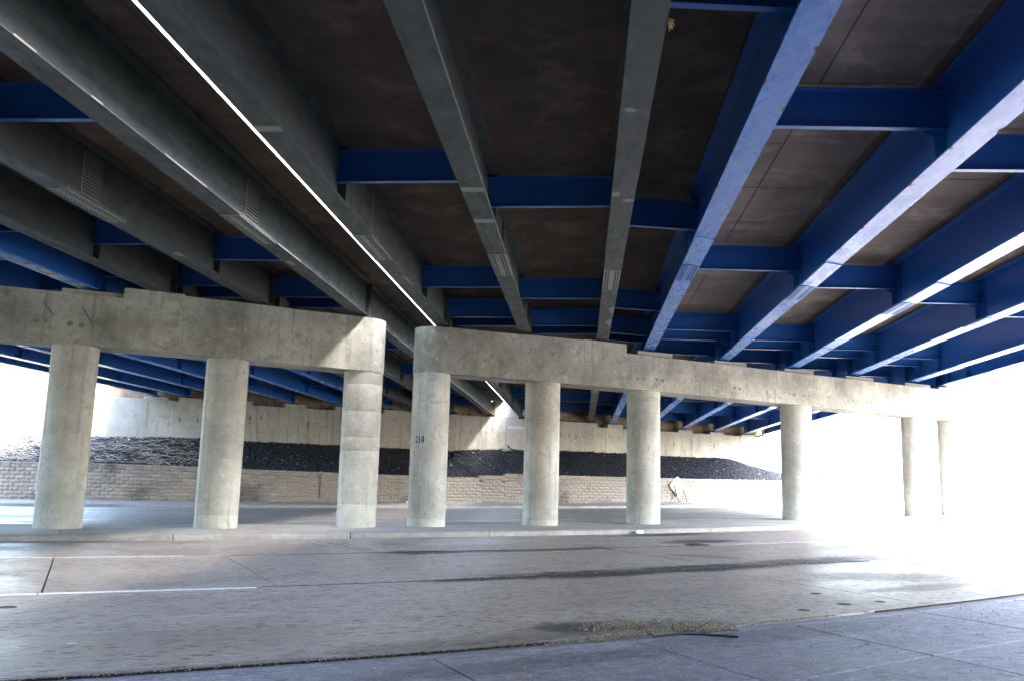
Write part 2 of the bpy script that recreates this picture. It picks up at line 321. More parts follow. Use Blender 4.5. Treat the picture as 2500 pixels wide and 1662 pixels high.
ragged(road, 'crack_filler', lambda u: vlane2(u)+.0, 2.6, 16, .008, .03, 'joint', .1); ragged(road, 'crack_filler', lambda u: 19.6, 2.9, 15, .006, .02, 'joint', .12)

# median with curb stones
med = thing('median', P(8,27,zped(8,27)), kind='structure'); med['label'] = 'raised concrete median carrying the pier columns'
cj = [-42,-34,-27,-20,-13,-6.6,2.2,6.8,11.0,16.2,19.15,22.8,23.5,28,33,38,44,50,58,66]
for a, b in zip(cj[:-1], cj[1:]):
    rings = []
    for u in np.linspace(a+.012, b-.012, max(2, int((b-a)/1.5)+1)):
        z = zped(u, 24.5)
        rings.append([P(u,24.8,z-.3), P(u,24.8,z), P(u,24.47,z), P(u,24.42,z-.02), P(u,24.39,z-.06), P(u,24.36,z-.3)])
    MB().ring_loft(rings).build('curb_stone', M['curb'], med, smooth=False)
    rings = []
    for u in np.linspace(a+.012, b-.012, max(2, int((b-a)/1.5)+1)):
        z = zped(u, 29)
        rings.append([P(u,28.95,z-.3), P(u,29.3,z-.3), P(u,29.28,z-.05), P(u,29.24,z), P(u,28.95,z)])
    MB().ring_loft(rings).build('curb_stone', M['curb'], med)
mj = [-42,-36,-30,-24,-18,-12.2,-8.2,-4.3,-.4,3.5,7.4,9.95,13.9,18.1,22.3,26.5,31,35.5,40,45,50,58,66]
for a, b in zip(mj[:-1], mj[1:]):
    rings = []
    for u in np.linspace(a+.008, b-.008, max(2, int((b-a)/1.5)+1)):
        z0, z1 = zped(u, 24.8), zped(u, 29)
        rings.append([P(u,24.815,z0-.2), P(u,28.935,z1-.2), P(u,28.935,z1-.004), P(u,24.815,z0-.004)])
    MB().ring_loft(rings).build('slab', M['walk'], med)

# roadway behind the median, far curb and walk
fr_ = MB(); uu = list(np.arange(-60, 101, 2.5))
for a, b in zip(uu[:-1], uu[1:]):
    for v0, v1 in ((29.0, 35.), (35., 41.), (41., 47.5)):
        fr_.quad(P(a,v0,zroad(a,v0)), P(b,v0,zroad(b,v0)), P(b,v1,zroad(b,v1)), P(a,v1,zroad(a,v1)))
fr_ = fr_.build('far_road', M['farroad'], kind='structure')
for a, b in [(-30, 30)]: line('edge_line', a, b, 46.2, .14, fr_)
for k in range(-5, 5): line('lane_line', k*9.1-2.2, k*9.1+.85, 33.6, .13, fr_); line('lane_line', k*9.1+1.2, k*9.1+4.2, 40.0, .13, fr_)
walk = thing('far_walk', P(15,48,zped(15,48)), kind='structure')
fj = list(np.arange(-40, 90, 4.05))
for a, b in zip(fj[:-1], fj[1:]):
    rings = []; rc = []
    for u in np.linspace(a+.01, b-.01, 3):
        z = zped(u, 47.5)
        rc.append([P(u,47.42,z-.3), P(u,47.8,z-.3), P(u,47.8,z), P(u,47.5,z), P(u,47.45,z-.04)])
        rings.append([P(u,47.815,z-.2), P(u,53.1,zped(u,53)-.2), P(u,53.1,zped(u,53)), P(u,47.815,z-.003)])
    MB().ring_loft(rc).build('curb_stone', M['curb'], walk); MB().ring_loft(rings).build('slab', M['walk'], walk)
#PART2
# ------------------------------------------------------------------ piers
VP_ = 27.30; CW = .625
def column(parent, u, ztop, rings=(), rad=.61):
    c = P(u, VP_, 0); z0 = zped(u, VP_) - .12; prof = [(z0, rad)]
    for rz in sorted(rings):
        z = rz + HZ; prof += [(z-.012, rad), (z-.006, rad-.006), (z+.006, rad-.006), (z+.012, rad-.002)]
    prof.append((ztop + HZ + .03, rad)); rg = []
    for z, r in prof: rg.append([c + Vector((math.cos(k*2*math.pi/40)*r, math.sin(k*2*math.pi/40)*r, z)) for k in range(40)])
    col_ = MB().ring_loft(rg).build('column', M['column'], parent, smooth=True)
    for a in (math.radians(-118+7*math.sin(u*3)), math.radians(62+7*math.sin(u*3))):
        q = c + Vector((math.cos(a)*rad, math.sin(a)*rad, 0)); MB().tube([q+Vector((0,0,z0+.2)), q+Vector((0,0,ztop+HZ-.05))], .0065, 4).build('form_seam', M['column'], col_)
    return col_
def pier_cap(parent, u_round, u_end, tops, bots):
    """tops: (u, z) pairs in order from the rounded end; repeated u gives a step"""
    sg = 1 if u_end > u_round else -1; st = []
    zt = lambda u: float(np.interp(sg*u, [sg*a for a, b in tops], [b for a, b in tops])); zb_ = lambda u: float(np.interp(sg*u, [sg*a for a, b in bots], [b for a, b in bots]))
    for k in range(13):
        a = math.pi/2*k/12; st.append((u_round + sg*CW*(1-math.cos(a)), max(.02, CW*math.sin(a)), None))
    last = u_round + sg*CW; body = []
    for i, (a, b) in enumerate(tops):
        if sg*a > sg*last + .02: body.append((a, CW, b))
    rings = []
    for u, w_, z in st: rings.append((u, w_, zt(u)))
    for u, w_, z in body: rings.append((u, w_, z))
    out = []
    for u, w_, z in rings:
        zb2 = zb_(u); out.append([P(u,VP_-w_,zb2+HZ), P(u,VP_+w_,zb2+HZ), P(u,VP_+w_,z+HZ), P(u,VP_-w_,z+HZ)])
    if sg < 0: out = out[::-1]
    return MB().ring_loft(out).build('pier_cap', M['pier'], parent, smooth=True)
def pedestal(parent, u, wd, z0, z1, v=VP_, dv=.45, mat='pedestal', name='pedestal'):
    return MB().buv(u-wd/2, u+wd/2, v-dv, v+dv, z0+HZ, z1+HZ).build(name, M[mat], parent, bevel=.012)

GL = [('gray',-7.03,5.10),('gray',-9.68,5.12),('gray',-12.13,5.12),('blue',-13.87,5.06),('blue',-16.9,5.05),('blue',-19.95,5.05),('blue',-23.08,5.05),('blue',-25.9,5.03),('blue',-27.7,5.0)]
GR = [('gray',-4.70,5.08),('gray',-2.0,5.10),('gray',.67,5.12),('blue',2.41,5.0),('blue',5.44,4.93),('blue',8.43,4.90),('blue',11.31,4.86),('blue',14.27,4.82),('blue',15.95,4.78)]

pL = thing('bridge_pier', P(-5.5,VP_,zped(-5.5,VP_)), 'bridge pier whose cap steps up and whose middle column shows stacked form rings', 'bridge pier')
topsL = [(8.4,5.0),(7.5,5.02),(5.3,5.03),(4.2,5.06),(2.19,5.07),(2.17,5.115),(.57,5.125),(.56,4.825),(-2.5,4.815),(-22,4.80)]
capL = pier_cap(pL, 8.39, -22, topsL, [(8.3,3.33),(5,3.37),(2,3.42),(-22,3.44)])
for u, rz in [(-.51,(1.0,)),(3.59,(2.93,1.33,.479,-1.135)),(7.76,(2.93,2.08,1.27,.85,-.77))]: column(pL, u, 3.42, rz)
for u in (-7.9,-14.8,-17.1): column(pL, u, 3.43, (1.2,))
pR = thing('bridge_pier', P(22,VP_,zped(22,VP_)), 'bridge pier with the stencilled column and low bearing blocks along its cap', 'bridge pier')
topsR = [(9.23,4.93),(10.0,4.97),(12.7,4.99),(13.0,4.995),(13.02,5.03),(15.6,5.07),(15.61,5.015),(17.25,5.035),(17.26,4.72),(20.3,4.685),(28,4.60),(36.9,4.50)]
topsR = [(9.23,4.96),(10.0,4.97),(13.0,4.99),(13.02,5.01),(15.5,5.03),(15.52,5.06),(17.25,5.045),(17.26,4.72),(20.3,4.685),(28,4.60),(36.9,4.50)]
capR = pier_cap(pR, 9.44, 36.9, topsR, [(9.2,3.47),(15,3.47),(19,3.44),(24,3.40),(31,3.27),(37,3.2)])
c4 = column(pR, 10.07, 3.48, (-1.2,)); column(pR, 14.2, 3.48, (2.1,-1.2)); column(pR, 18.4, 3.46, (2.0,-.6)); column(pR, 25.75, 3.40, (2.1,)); column(pR, 32.6, 3.30, (1.9,)); column(pR, 34.9, 3.28, (1.5,))
for nm, x, zb in GR:
    u = uofx(x, VP_); zt = float(np.interp(u, [a for a, b in topsR], [b for a, b in topsR]))
    if nm == 'blue': pedestal(pR, u, 1.55 if x < 15 else 1.3, zt-.05, zb-.1)
for nm, x, zb in GL:
    u = uofx(x, VP_)
    if nm == 'blue': pedestal(pL, u, 1.6 if x > -25 else 1.2, 4.78, zb-.085)
# dark grout patches, saw cuts, joint lines on the cap faces
for cap_, lst in ((capR, [(17.72,3.843,.09),(17.97,3.861,.08),(18.56,3.875,.08),(18.8,3.86,.09),(21.33,3.815,.06),(21.57,3.816,.06),(22.13,3.809,.08),(22.37,3.80,.08),(24.6,3.80,.04),(24.87,3.769,.06),(25.1,3.752,.09),(25.65,3.756,.08),(25.87,3.754,.07),(28.3,3.712,.07),(28.52,3.71,.06),(29.04,3.708,.06),(29.28,3.689,.07),(23.7,3.78,.04),(26.9,3.77,.04)]),
                  (capL, [(-1.55,3.968,.07),(-1.3,3.981,.06),(-.72,3.965,.10),(-.42,3.959,.09)])):
    for u, z, r in lst:
        m_ = MB(); pts = []; n = 11
        for k in range(n):
            a = 2*math.pi*k/n; rr = r*random.uniform(.7, 1.15); pts.append((math.cos(a)*rr, math.sin(a)*rr*.8))
        m_.ring_loft([[P(u+a, VP_-CW+.002, z+b+HZ) for a, b in pts], [P(u+a, VP_-CW-.004, z+b+HZ) for a, b in pts]]); m_.build('grout_patch', M['patch'], cap_)
for (u0,z0),(u1,z1) in (((-1.42,4.51),(-1.12,4.14)),((-.47,4.48),(-.18,4.05))):
    m_ = MB(); w_ = .014; m_.hexa([P(u0-w_,VP_-CW-.003,z0+HZ),P(u0+w_,VP_-CW-.003,z0+HZ),P(u0+w_,VP_-CW+.01,z0+HZ),P(u0-w_,VP_-CW+.01,z0+HZ),P(u1-w_,VP_-CW-.003,z1+HZ),P(u1+w_,VP_-CW-.003,z1+HZ),P(u1+w_,VP_-CW+.01,z1+HZ),P(u1-w_,VP_-CW+.01,z1+HZ)]); m_.build('saw_cut', M['bolt'], capL)
for cap_, us_ in ((capR, (13.0,15.5,20.3,23.75,27.75)),(capL, (2.18,-2.1,4.9))):
    for u in us_:
        zb2 = 3.46 if cap_ is capL else float(np.interp(u, [9,15,19,24,31],[3.47,3.47,3.44,3.4,3.27])); zt = float(np.interp(u, [a for a, b in topsR],[b for a, b in topsR])) if cap_ is capR else 4.8
        MB().buv(u-.006, u+.006, VP_-CW-.002, VP_-CW+.01, zb2+HZ+.02, zt+HZ-.03).build('pour_joint', M['patch'], cap_)
# stencilled number 214 and a faint brown J, wrapped on their columns
def glyphs(parent, u, strokes, z0, h, ang0, mat, name):
    c = P(u, VP_, 0); m_ = MB()
    for st in strokes:
        n = len(st)//2
        def q(p, r):
            a = ang0 + p[0]*h/.613; return c + Vector((math.cos(a)*r, math.sin(a)*r, z0 + HZ + p[1]*h))
        m_.ring_loft([[q(p, .608) for p in st], [q(p, .6135) for p in st]])
    return m_.build(name, mat, parent)
TWO = [[(.02,.72),(.02,.82),(.09,.95),(.22,1.0),(.36,.95),(.44,.82),(.42,.66),(.3,.64),(.31,.78),(.28,.88),(.2,.9),(.14,.84),(.16,.74),(.1,.68)],
       [(.42,.66),(.34,.5),(.22,.34),(.16,.2),(.02,.2),(.1,.36),(.22,.52),(.3,.64)],[(.02,.2),(.16,.2),(.36,.16),(.4,.28),(.46,.28),(.44,.0),(.0,.0),(.0,.1)]]
ONE = [[(.56,.84),(.56,.9),(.68,.92),(.72,1.0),(.82,1.0),(.82,.1),(.9,.06),(.9,0),(.58,0),(.58,.06),(.68,.1),(.68,.84)]]
FOUR = [[(1.0,.26),(1.0,.36),(1.26,1.0),(1.36,1.0),(1.12,.38),(1.26,.38),(1.26,.26)],[(1.26,.0),(1.26,.9),(1.42,1.0),(1.42,.0)],[(1.42,.26),(1.42,.38),(1.52,.38),(1.52,.26)]]
def ang(u, x, y_unused=None):
    c = P(u, VP_, 0); return None
cc = P(10.07, VP_, 0); A0 = math.atan2(-cc.y, -cc.x) - math.radians(47)
g = glyphs(pR, 10.07, TWO+ONE+FOUR, 1.195, .225, A0, M['black'], 'stencil_number'); g['label'] = 'black stencilled number 214'
cc = P(3.59, VP_, 0); A0 = math.atan2(-cc.y, -cc.x) + math.radians(45)
glyphs(pL, 3.59, [[(.0,.3),(.12,.3),(.14,.16),(.3,.14),(.36,.26),(.36,1.0),(.5,1.0),(.5,.2),(.38,.02),(.12,.0),(.02,.12)]], 2.99, .12, A0, M['brownpaint'], 'brown_mark')

# ------------------------------------------------------------------ bridges
V0, V1 = -8.0, 61.9
def soffit(x, side):
    if side > 0: return float(np.interp(x, [-6,-4.7,.67,2.41,5.44,8.43,11.31,14.27,18], [6.265,6.28,6.30,6.25,6.18,6.14,6.10,6.06,6.02]))
    return float(np.interp(x, [-30,-27.7,-20,-13.9,-7,-5], [6.2,6.22,6.25,6.27,6.28,6.27]))
V_GRAY = [-.1,7.6,15.3,23.05,27.05,28.5,36.2,43.9,51.6,59.3]
V_BLUE = [1.7,9.45,17.3,24.95,26.75,30.0,37.7,45.4,53.1,60.3]
def hexbolt(m_, c, axis, r=.016, h=.014):
    m_.cyl(c, r, h, 6, axis)
def make_bridge(girders, side, label):
    xs = [g_[1] for g_ in girders]; xm = sum(xs)/len(xs)
    B = thing('highway_bridge', (xm, yv(xm, 27.3), 5.0+HZ), label, 'bridge')
    # deck slab
    edge_in, edge_out = (-5.34, 17.1) if side > 0 else (-6.14, -28.9)
    ks = sorted(xs + [edge_in, edge_out]); m_ = MB()
    for a, b in zip(ks[:-1], ks[1:]):
        za, zb_ = soffit(a, side)+HZ, soffit(b, side)+HZ
        q = [(a,yv(a,V0-1)),(b,yv(b,V0-1)),(b,yv(b,V1+1)),(a,yv(a,V1+1))]; zz = (za,zb_,zb_,za)
        m_.hexa([(x,y,z) for (x,y),z in zip(q,zz)] + [(x,y,z+.24) for (x,y),z in zip(q,zz)])
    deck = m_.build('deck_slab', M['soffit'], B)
    # drip groove strip near the inner slab edge, parapet on the outer edge
    if side < 0: MB().strip(edge_in+.002, edge_in+.012, V0, V1, soffit(edge_in, side)+HZ+.004, soffit(edge_in, side)+HZ+.24).build('slab_edge', M['fascia'], deck)
    ein = edge_in + (.13 if side > 0 else -.13)
    MB().strip(ein-.012, ein+.012, V0, V1, soffit(ein, side)+HZ-.012, soffit(ein, side)+HZ+.02).build('drip_bead', M['soffit'], deck)
    ei = edge_in + side*.2; MB().strip(min(ei, edge_in), max(ei, edge_in), V0, V1, soffit(edge_in, side)+HZ+.235, soffit(edge_in, side)+HZ+.72).build('parapet', M['pedestal'], B)  # unseen inner parapet, height chosen to limit daylight through the slit
    eo = edge_out - side*.2
    MB().strip(min(eo, edge_out), max(eo, edge_out), V0, V1, soffit(edge_out, side)+HZ+.235, soffit(edge_out, side)+HZ+1.15).build('parapet', M['pedestal'], B)
    for i, (nm, x, zb) in enumerate(girders):
        mt = M[nm]; z0 = zb + HZ; zt = soffit(x, side) + HZ; tf0 = zt - .065
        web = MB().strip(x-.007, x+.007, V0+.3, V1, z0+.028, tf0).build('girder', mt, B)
        bw = .21
        MB().strip(x-bw, x+bw, V0+.3, V1, z0, z0+.03).build('bottom_flange', mt if nm == 'gray' else M['blueflange_lit'], web)
        MB().strip(x-.19, x+.19, V0+.3, V1, tf0, tf0+.028).build('top_flange', mt, web)
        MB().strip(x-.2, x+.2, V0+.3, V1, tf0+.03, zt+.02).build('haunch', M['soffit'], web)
        # cover plates with their end steps
        if nm == 'blue':
            for a, b in ((14.0, 15.85), (22.65, 33.0)): MB().strip(x-bw+.005, x+bw-.005, a, b, z0-.022, z0-.001).build('cover_plate', M['blueflange_lit'], web)
        # field splice: web plates with bolts, flange plates with bolts
        for s0, s1 in (((17.7,19.55),(40.5,42.3)) if nm == 'gray' else ((15.9,17.3),(41.5,43.0))):
            y0, y1 = yv(x, s0), yv(x, s1); ym = (y0+y1)/2
            sp = M['splice'] if nm == 'gray' else mt
            m_ = MB(); [m_.box(x+sd_*.008, x+sd_*.022, ym-.34, ym+.34, z0+.09, tf0-.07) if sd_ > 0 else m_.box(x-.022, x-.008, ym-.34, ym+.34, z0+.09, tf0-.07) for sd_ in (1,-1)]
            ws = m_.build('web_splice_plate', sp, web)
            m_ = MB()
            for sd_ in (1,-1):
                for a in np.linspace(-.28, .28, 8):
                    for b in np.linspace(z0+.14, tf0-.12, 13): m_.cyl((x+sd_*.022 - (0 if sd_ > 0 else .02), ym+a, b), .02, .02, 6, 'x')
            m_.build('bolts', M['bolt'] if nm == 'gray' else mt, web, kind='stuff')
            if i in (0,1,2,3,4,5,6,7) :
                m_ = MB().box(x-bw+.004, x+bw-.004, y0, y1, z0-.02, z0-.001)
                for sd_ in (-1,1): m_.box(min(x+sd_*.03, x+sd_*.2), max(x+sd_*.03, x+sd_*.2), y0, y1, z0+.031, z0+.05)
                m_.build('flange_splice_plate', sp, web)
                m_ = MB()
                for xx in (x-.155, x-.085, x+.085, x+.155):
                    for yy in np.arange(y0+.08, y1-.05, .11): m_.cyl((xx, yy, z0-.034), .018, .014, 6)
                m_.build('bolts', M['bolt'] if nm == 'gray' else mt, web, kind='stuff')
        # bearing over the pier
        yb = yv(x, VP_); m_ = MB().box(x-.24, x+.24, yb-.2, yb+.2, z0-.045, z0-.002); m_.box(x-.17, x+.17, yb-.14, yb+.14, z0-.105, z0-.045)
        for dx in (-.32,.32): m_.cyl((x+dx, yb, z0-.1), .02, .13, 6)
        m_.box(x-.36, x+.36, yb-.16, yb+.16, z0-.1, z0-.085)
        m_.build('bearing', M['dark'], web)
        # bearing and connection stiffeners on the web
        vset = set()
        if i > 0: vset |= {(v, -1 if side > 0 else 1, (girders[i-1][1]+x)/2) for v in (V_GRAY if girders[i-1][0] == 'gray' or nm == 'gray' else V_BLUE)}
        if i < len(girders)-1: vset |= {(v, 1 if side > 0 else -1, (girders[i+1][1]+x)/2) for v in (V_GRAY if nm == 'gray' or girders[i+1][0] == 'gray' else V_BLUE)}
        for v, sd_, xmid in sorted(vset):
            y = yv(xmid, v) + .012
            if y > yv(x, V1)-.1 or y < yv(x, V0+.3)+.1: continue
            xa, xb = (x+.008, x+.175) if sd_ > 0 else (x-.175, x-.008)
            MB().box(xa, xb, y, y+.014, z0+.031, tf0-.001).build('stiffener', mt, web)
        for sd_ in (-1,1):
            xa, xb = (x+.008, x+.18) if sd_ > 0 else (x-.18, x-.008); MB().box(xa, xb, yb-.012, yb+.012, z0+.031, tf0-.001).build('stiffener', mt, web)
        if i == 0 or i == len(girders)-1: pass
    # cross frames between neighbouring girders
    for (n1, xa, za), (n2, xb, zb_) in zip(girders[:-1], girders[1:]):
        if xa > xb: (n1, xa, za), (n2, xb, zb_) = (n2, xb, zb_), (n1, xa, za)
        gr = n1 == 'gray' or n2 == 'gray'
        for v in (V_GRAY if gr else V_BLUE):
            y = yv((xa+xb)/2, v)
            if y > yv(max(xa,xb), V1)-.1 and y > yv(min(xa,xb), V1)-.1: continue
            dz = .42 if gr else .5; hh = .63; la, lb = za+dz+HZ, zb_+dz+HZ; x0, x1 = xa+.012, xb-.012
            ta, tb = min(la+hh, soffit(xa, side)+HZ-.1), min(lb+hh, soffit(xb, side)+HZ-.1)
            m_ = MB(); FW = .125
            def slab3(ya, yb_, z0a, z1a, z0b, z1b): m_.hexa([(x0,ya,z0a),(x1,ya,z0b),(x1,yb_,z0b),(x0,yb_,z0a),(x0,ya,z1a),(x1,ya,z1b),(x1,yb_,z1b),(x0,yb_,z1a)])
            slab3(y-.012, y, la+.016, ta-.016, lb+.016, tb-.016)
            slab3(y-FW, y, la, la+.015, lb, lb+.015); slab3(y-FW, y, ta-.015, ta, tb-.015, tb)
            d = m_.build('diaphragm', M['blue'], B)
            if not gr:   # knee gusset under the low end
                m_ = MB(); t0, t1 = y+.0275, y+.0375
                xg, zg_, s_ = (x1, lb, -1) if side > 0 else (x0, la, 1)
                tri = [(xg, zg_-.19), (xg, zg_+.06), (xg+s_*.3, zg_+.06), (xg+s_*.3, zg_-.01)]
                m_.ring_loft([[(a, t0, b) for a, b in tri], [(a, t1, b) for a, b in tri]]); m_.build('gusset', M['blue'], d)
    return B
bR = make_bridge(GR, 1, 'steel girder bridge lit from its open side, blue girders beyond three grey ones')
bL = make_bridge(GL, -1, 'darker steel girder bridge across the daylight slit, resting on the ringed columns')
# form panels of the widened deck: visible seams in the blue bays
n_ = 0
for (na, xa, za), (nb, xb, zb_) in zip(GR[3:7], GR[4:8]):
    xm = (xa+xb)/2
    for h0, h1 in ((xa+.34, xm-.35), (xm-.35, xb-.34)):
        for k in range(15):
            y0 = yv(xm, 5.2) + k*2.44 + (0 if h0 < xm-.5 else .0); y1 = y0 + 2.44; g_ = .011
            s0, s1 = soffit(h0, 1)+HZ, soffit(h1, 1)+HZ; dz = random.uniform(.0, .006)
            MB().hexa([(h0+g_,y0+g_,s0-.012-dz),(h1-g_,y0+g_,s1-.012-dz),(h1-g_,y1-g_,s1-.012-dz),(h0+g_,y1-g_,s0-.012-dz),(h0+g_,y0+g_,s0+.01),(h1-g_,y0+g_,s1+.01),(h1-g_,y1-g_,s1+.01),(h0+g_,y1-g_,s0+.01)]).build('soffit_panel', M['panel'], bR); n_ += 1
# bare paint chips on the flanges
def chip(parent, x, y, z, pts, name='paint_chip'):
    m_ = MB(); m_.ring_loft([[(x+a, y+b, z-.003) for a, b in pts], [(x+a, y+b, z+.002) for a, b in pts]]); m_.build(name, M['chip'], parent)
def girder_of(B, k): return [c for c in B.children if c.name.split('.')[0] == 'girder'][k]
gF, gE, gD = girder_of(bR, 2), girder_of(bR, 1), girder_of(bR, 0); gC, gB = girder_of(bL, 0), girder_of(bL, 1)
zF = 5.12+HZ
chip(gF, .57, 11.6, zF, [(-.07,.0),(0,-.06),(.07,-.03),(.12,0),(.16,.0),(.1,.03),(.09,.09),(.0,.08)]); chip(gF, .78, 15.55, zF, [(-.12,0),(0,-.08),(.12,0),(.0,.12)]); chip(gF, .5, 15.2, zF, [(-.03,-.1),(.1,-.1),(.1,.14),(-.03,.14)])
chip(gF, .82, 25.9, zF, [(-.1,-.3),(.05,-.6),(.05,.5),(-.02,.3)]); chip(gF, .8, 28.2, zF, [(-.14,-.4),(.04,-.8),(.06,.7),(0,.2)])
zE = 5.10+HZ
for yy in (14.9, 16.8): chip(gE, -2.0, yy, zE, [(-.2,-.12),(.2,-.12),(.2,.12),(-.2,.12)], 'primer_band')
chip(gD, -4.7, 12.1, 5.08+HZ, [(-.2,-.1),(.2,-.1),(.2,.1),(-.2,.1)], 'primer_band')
chip(gB, -9.6, 19.6, 5.12+HZ, [(-.1,-.1),(.1,-.15),(.12,.2),(-.05,.15)]); chip(gC, -7.1, 20.3, 5.1+HZ, [(-.08,-.1),(.06,-.2),(.08,.2),(-.05,.2)]); chip(gD, -4.55, 22.0, 5.08+HZ, [(-.04,-.5),(.05,-.5),(.06,.4),(-.02,.5)])
for a, b in ((9.3,9.75),(11.0,11.3),(13.2,14.8),(18.6,20.2)):   # scraped flange edge
    MB().box(-6.826, -6.816, a, b, 5.1+HZ+.001, 5.1+HZ+.031).build('scraped_edge', M['chip'], gC)
MB().box(-1.79+.0, -1.782, 6.0, 24.0, 5.1+HZ+.012, 5.1+HZ+.033).build('weld_line', M['chip'], gE)
MB().box(.459, .461+.008, 11.9, 12.1, zF+.001, zF+.031).build('scraped_edge', M['chip'], gF)

M['rust'] = NT('rust_spot'); _t = M['rust']; M['rust'] = _t.out(_t.mix(_t.noise(40, 4), (.10,.05,.03), (.2,.11,.06)), .9)
for k, (nm, x, zb) in enumerate(GR[3:8]):
    gk = girder_of(bR, 3+k); rr_ = random.Random(40+k)
    for q in range(9):
        y = rr_.uniform(9, 33); sd_ = -1 if rr_.random() < .75 else 1; L_ = rr_.uniform(.03,.14); xe = x+sd_*.2
        pts = [(sd_*.01,-L_),(-sd_*rr_.uniform(.012,.03),-L_*.4),(-sd_*rr_.uniform(.01,.04),L_*.3),(sd_*.01,L_)]
        if sd_ > 0: pts = pts[::-1]
        m_ = MB(); m_.ring_loft([[(xe+a, y+b, zb+HZ-.003) for a, b in pts], [(xe+a, y+b, zb+HZ+.002) for a, b in pts]]); m_.build('rust_spot', M['rust'], gk)

# ------------------------------------------------------------------ abutments
def abutment(vf, sgn, label, u0, u1, tops, bots, joints, full):
    Ab = thing('abutment', P((u0+u1)/2, vf, 0), label, 'abutment')
    js = [u0]+joints+[u1]
    for a, b in zip(js[:-1], js[1:]):
        ks = sorted({a+.01, b-.01} | {t for t, _ in tops if a+.02 < t < b-.02})
        rings = []
        for u in ks:
            zt = float(np.interp(u, [x for x, _ in tops], [y for _, y in tops]))+HZ
            rings.append([P(u,vf,0), P(u,vf+sgn*1.1,0), P(u,vf+sgn*1.1,zt), P(u,vf,zt)] if sgn > 0 else [P(u,vf+sgn*1.1,0), P(u,vf,0), P(u,vf,zt), P(u,vf+sgn*1.1,zt)])
        MB().ring_loft(rings).build('wall_panel', M['abut'], Ab)
    MB().buv(u0, u1, min(vf+sgn*1.0, vf+sgn*1.4), max(vf+sgn*1.0, vf+sgn*1.4), 1.0, 6.2+HZ).build('backwall', M['backwall'], Ab)
    if full:
        for gl in (GL, GR):
            for nm, x, zb in gl:
                u = uofx(x, vf+.5); zt = float(np.interp(u, [a for a, _ in tops], [b for _, b in tops]))
                if u0 < u-.8 and u+.8 < u1:
                    if nm == 'blue': MB().buv(u-.72, u+.72, vf+.02, vf+.95, zt+HZ-.03, zb+HZ-.08).build('pedestal', M['pedestal'], Ab, bevel=.012)
                    MB().buv(u-.25, u+.25, vf+.3, vf+.7, max(zt+HZ-.01, zb+HZ-.09), zb+HZ-.001).build('bearing', M['dark'], Ab)
    return Ab
VA = 61.3
AbF = abutment(VA, 1, 'long stained concrete abutment wall holding the far ends of the girders', 1.0, 58,
    [(1,4.76),(6.7,4.71),(15.6,4.715),(20.42,4.73),(20.44,4.92),(28,4.90),(33.6,4.905),(36.9,4.89),(36.92,4.62),(43,4.59),(58,4.58)], None, [4.91,8.2,12.3,16.4,20.43,24.6,28.86,33.2,37.66,41.8,46,50.4,54.3], True)
MB().buv(uofx(-6.9,VA+1.2), uofx(-4.6,VA+1.2), VA+.95, VA+1.5, 5.0+HZ, 7.6+HZ).build('backwall', M['abut'], AbF)
MB().buv(28.93, 30.5, VA-.006, VA+.02, 4.12+HZ, 4.33+HZ).build('paint_patch', M['palebl'], AbF)
MB().buv(28.80, 28.92, VA-.05, VA+.02, 2.4+HZ, 4.86+HZ).build('drain_strip', M['pedestal'], AbF)
m_ = MB(); pts = [(30.35,4.85),(30.42,4.4),(30.5,4.0),(30.52,3.6),(30.62,3.2),(30.75,2.9),(30.8,2.5)]
for (a,b),(c,d) in zip(pts[:-1], pts[1:]): m_.hexa([P(a-.015,VA-.004,b+HZ),P(a+.015,VA-.004,b+HZ),P(a+.015,VA+.01,b+HZ),P(a-.015,VA+.01,b+HZ),P(c-.015,VA-.004,d+HZ),P(c+.015,VA-.004,d+HZ),P(c+.015,VA+.01,d+HZ),P(c-.015,VA+.01,d+HZ)])
m_.build('crack', M['patch'], AbF)
for k in range(46):        # tie-hole stains
    u = random.choice([6.5,10,14.5,18,22,26,34.5,39,43.5,48])+random.uniform(-1.2,1.2); z = random.choice([3.55,3.75,3.9])+random.uniform(-.05,.05)
    m_ = MB(); r = random.uniform(.03,.08); L_ = random.choice([1,1,2.5,4])
    pp = [(math.cos(a)*r*random.uniform(.8,1.2), math.sin(a)*r*L_) for a in np.linspace(0, 2*math.pi, 9)[:-1]]
    m_.ring_loft([[P(u+a,VA+.002,z+b+HZ) for a, b in pp],[P(u+a,VA-.004,z+b+HZ) for a, b in pp]]); m_.build('grout_patch', M['patch'], AbF)
AbN = abutment(-8.0, -1, 'unseen concrete abutment wall at the near ends of the girders, added to block light', -24, 24, [(-24,4.7),(24,4.7)], None, [-16,-8,0,8,16], False)  # out of view behind the camera, added to block light from that end

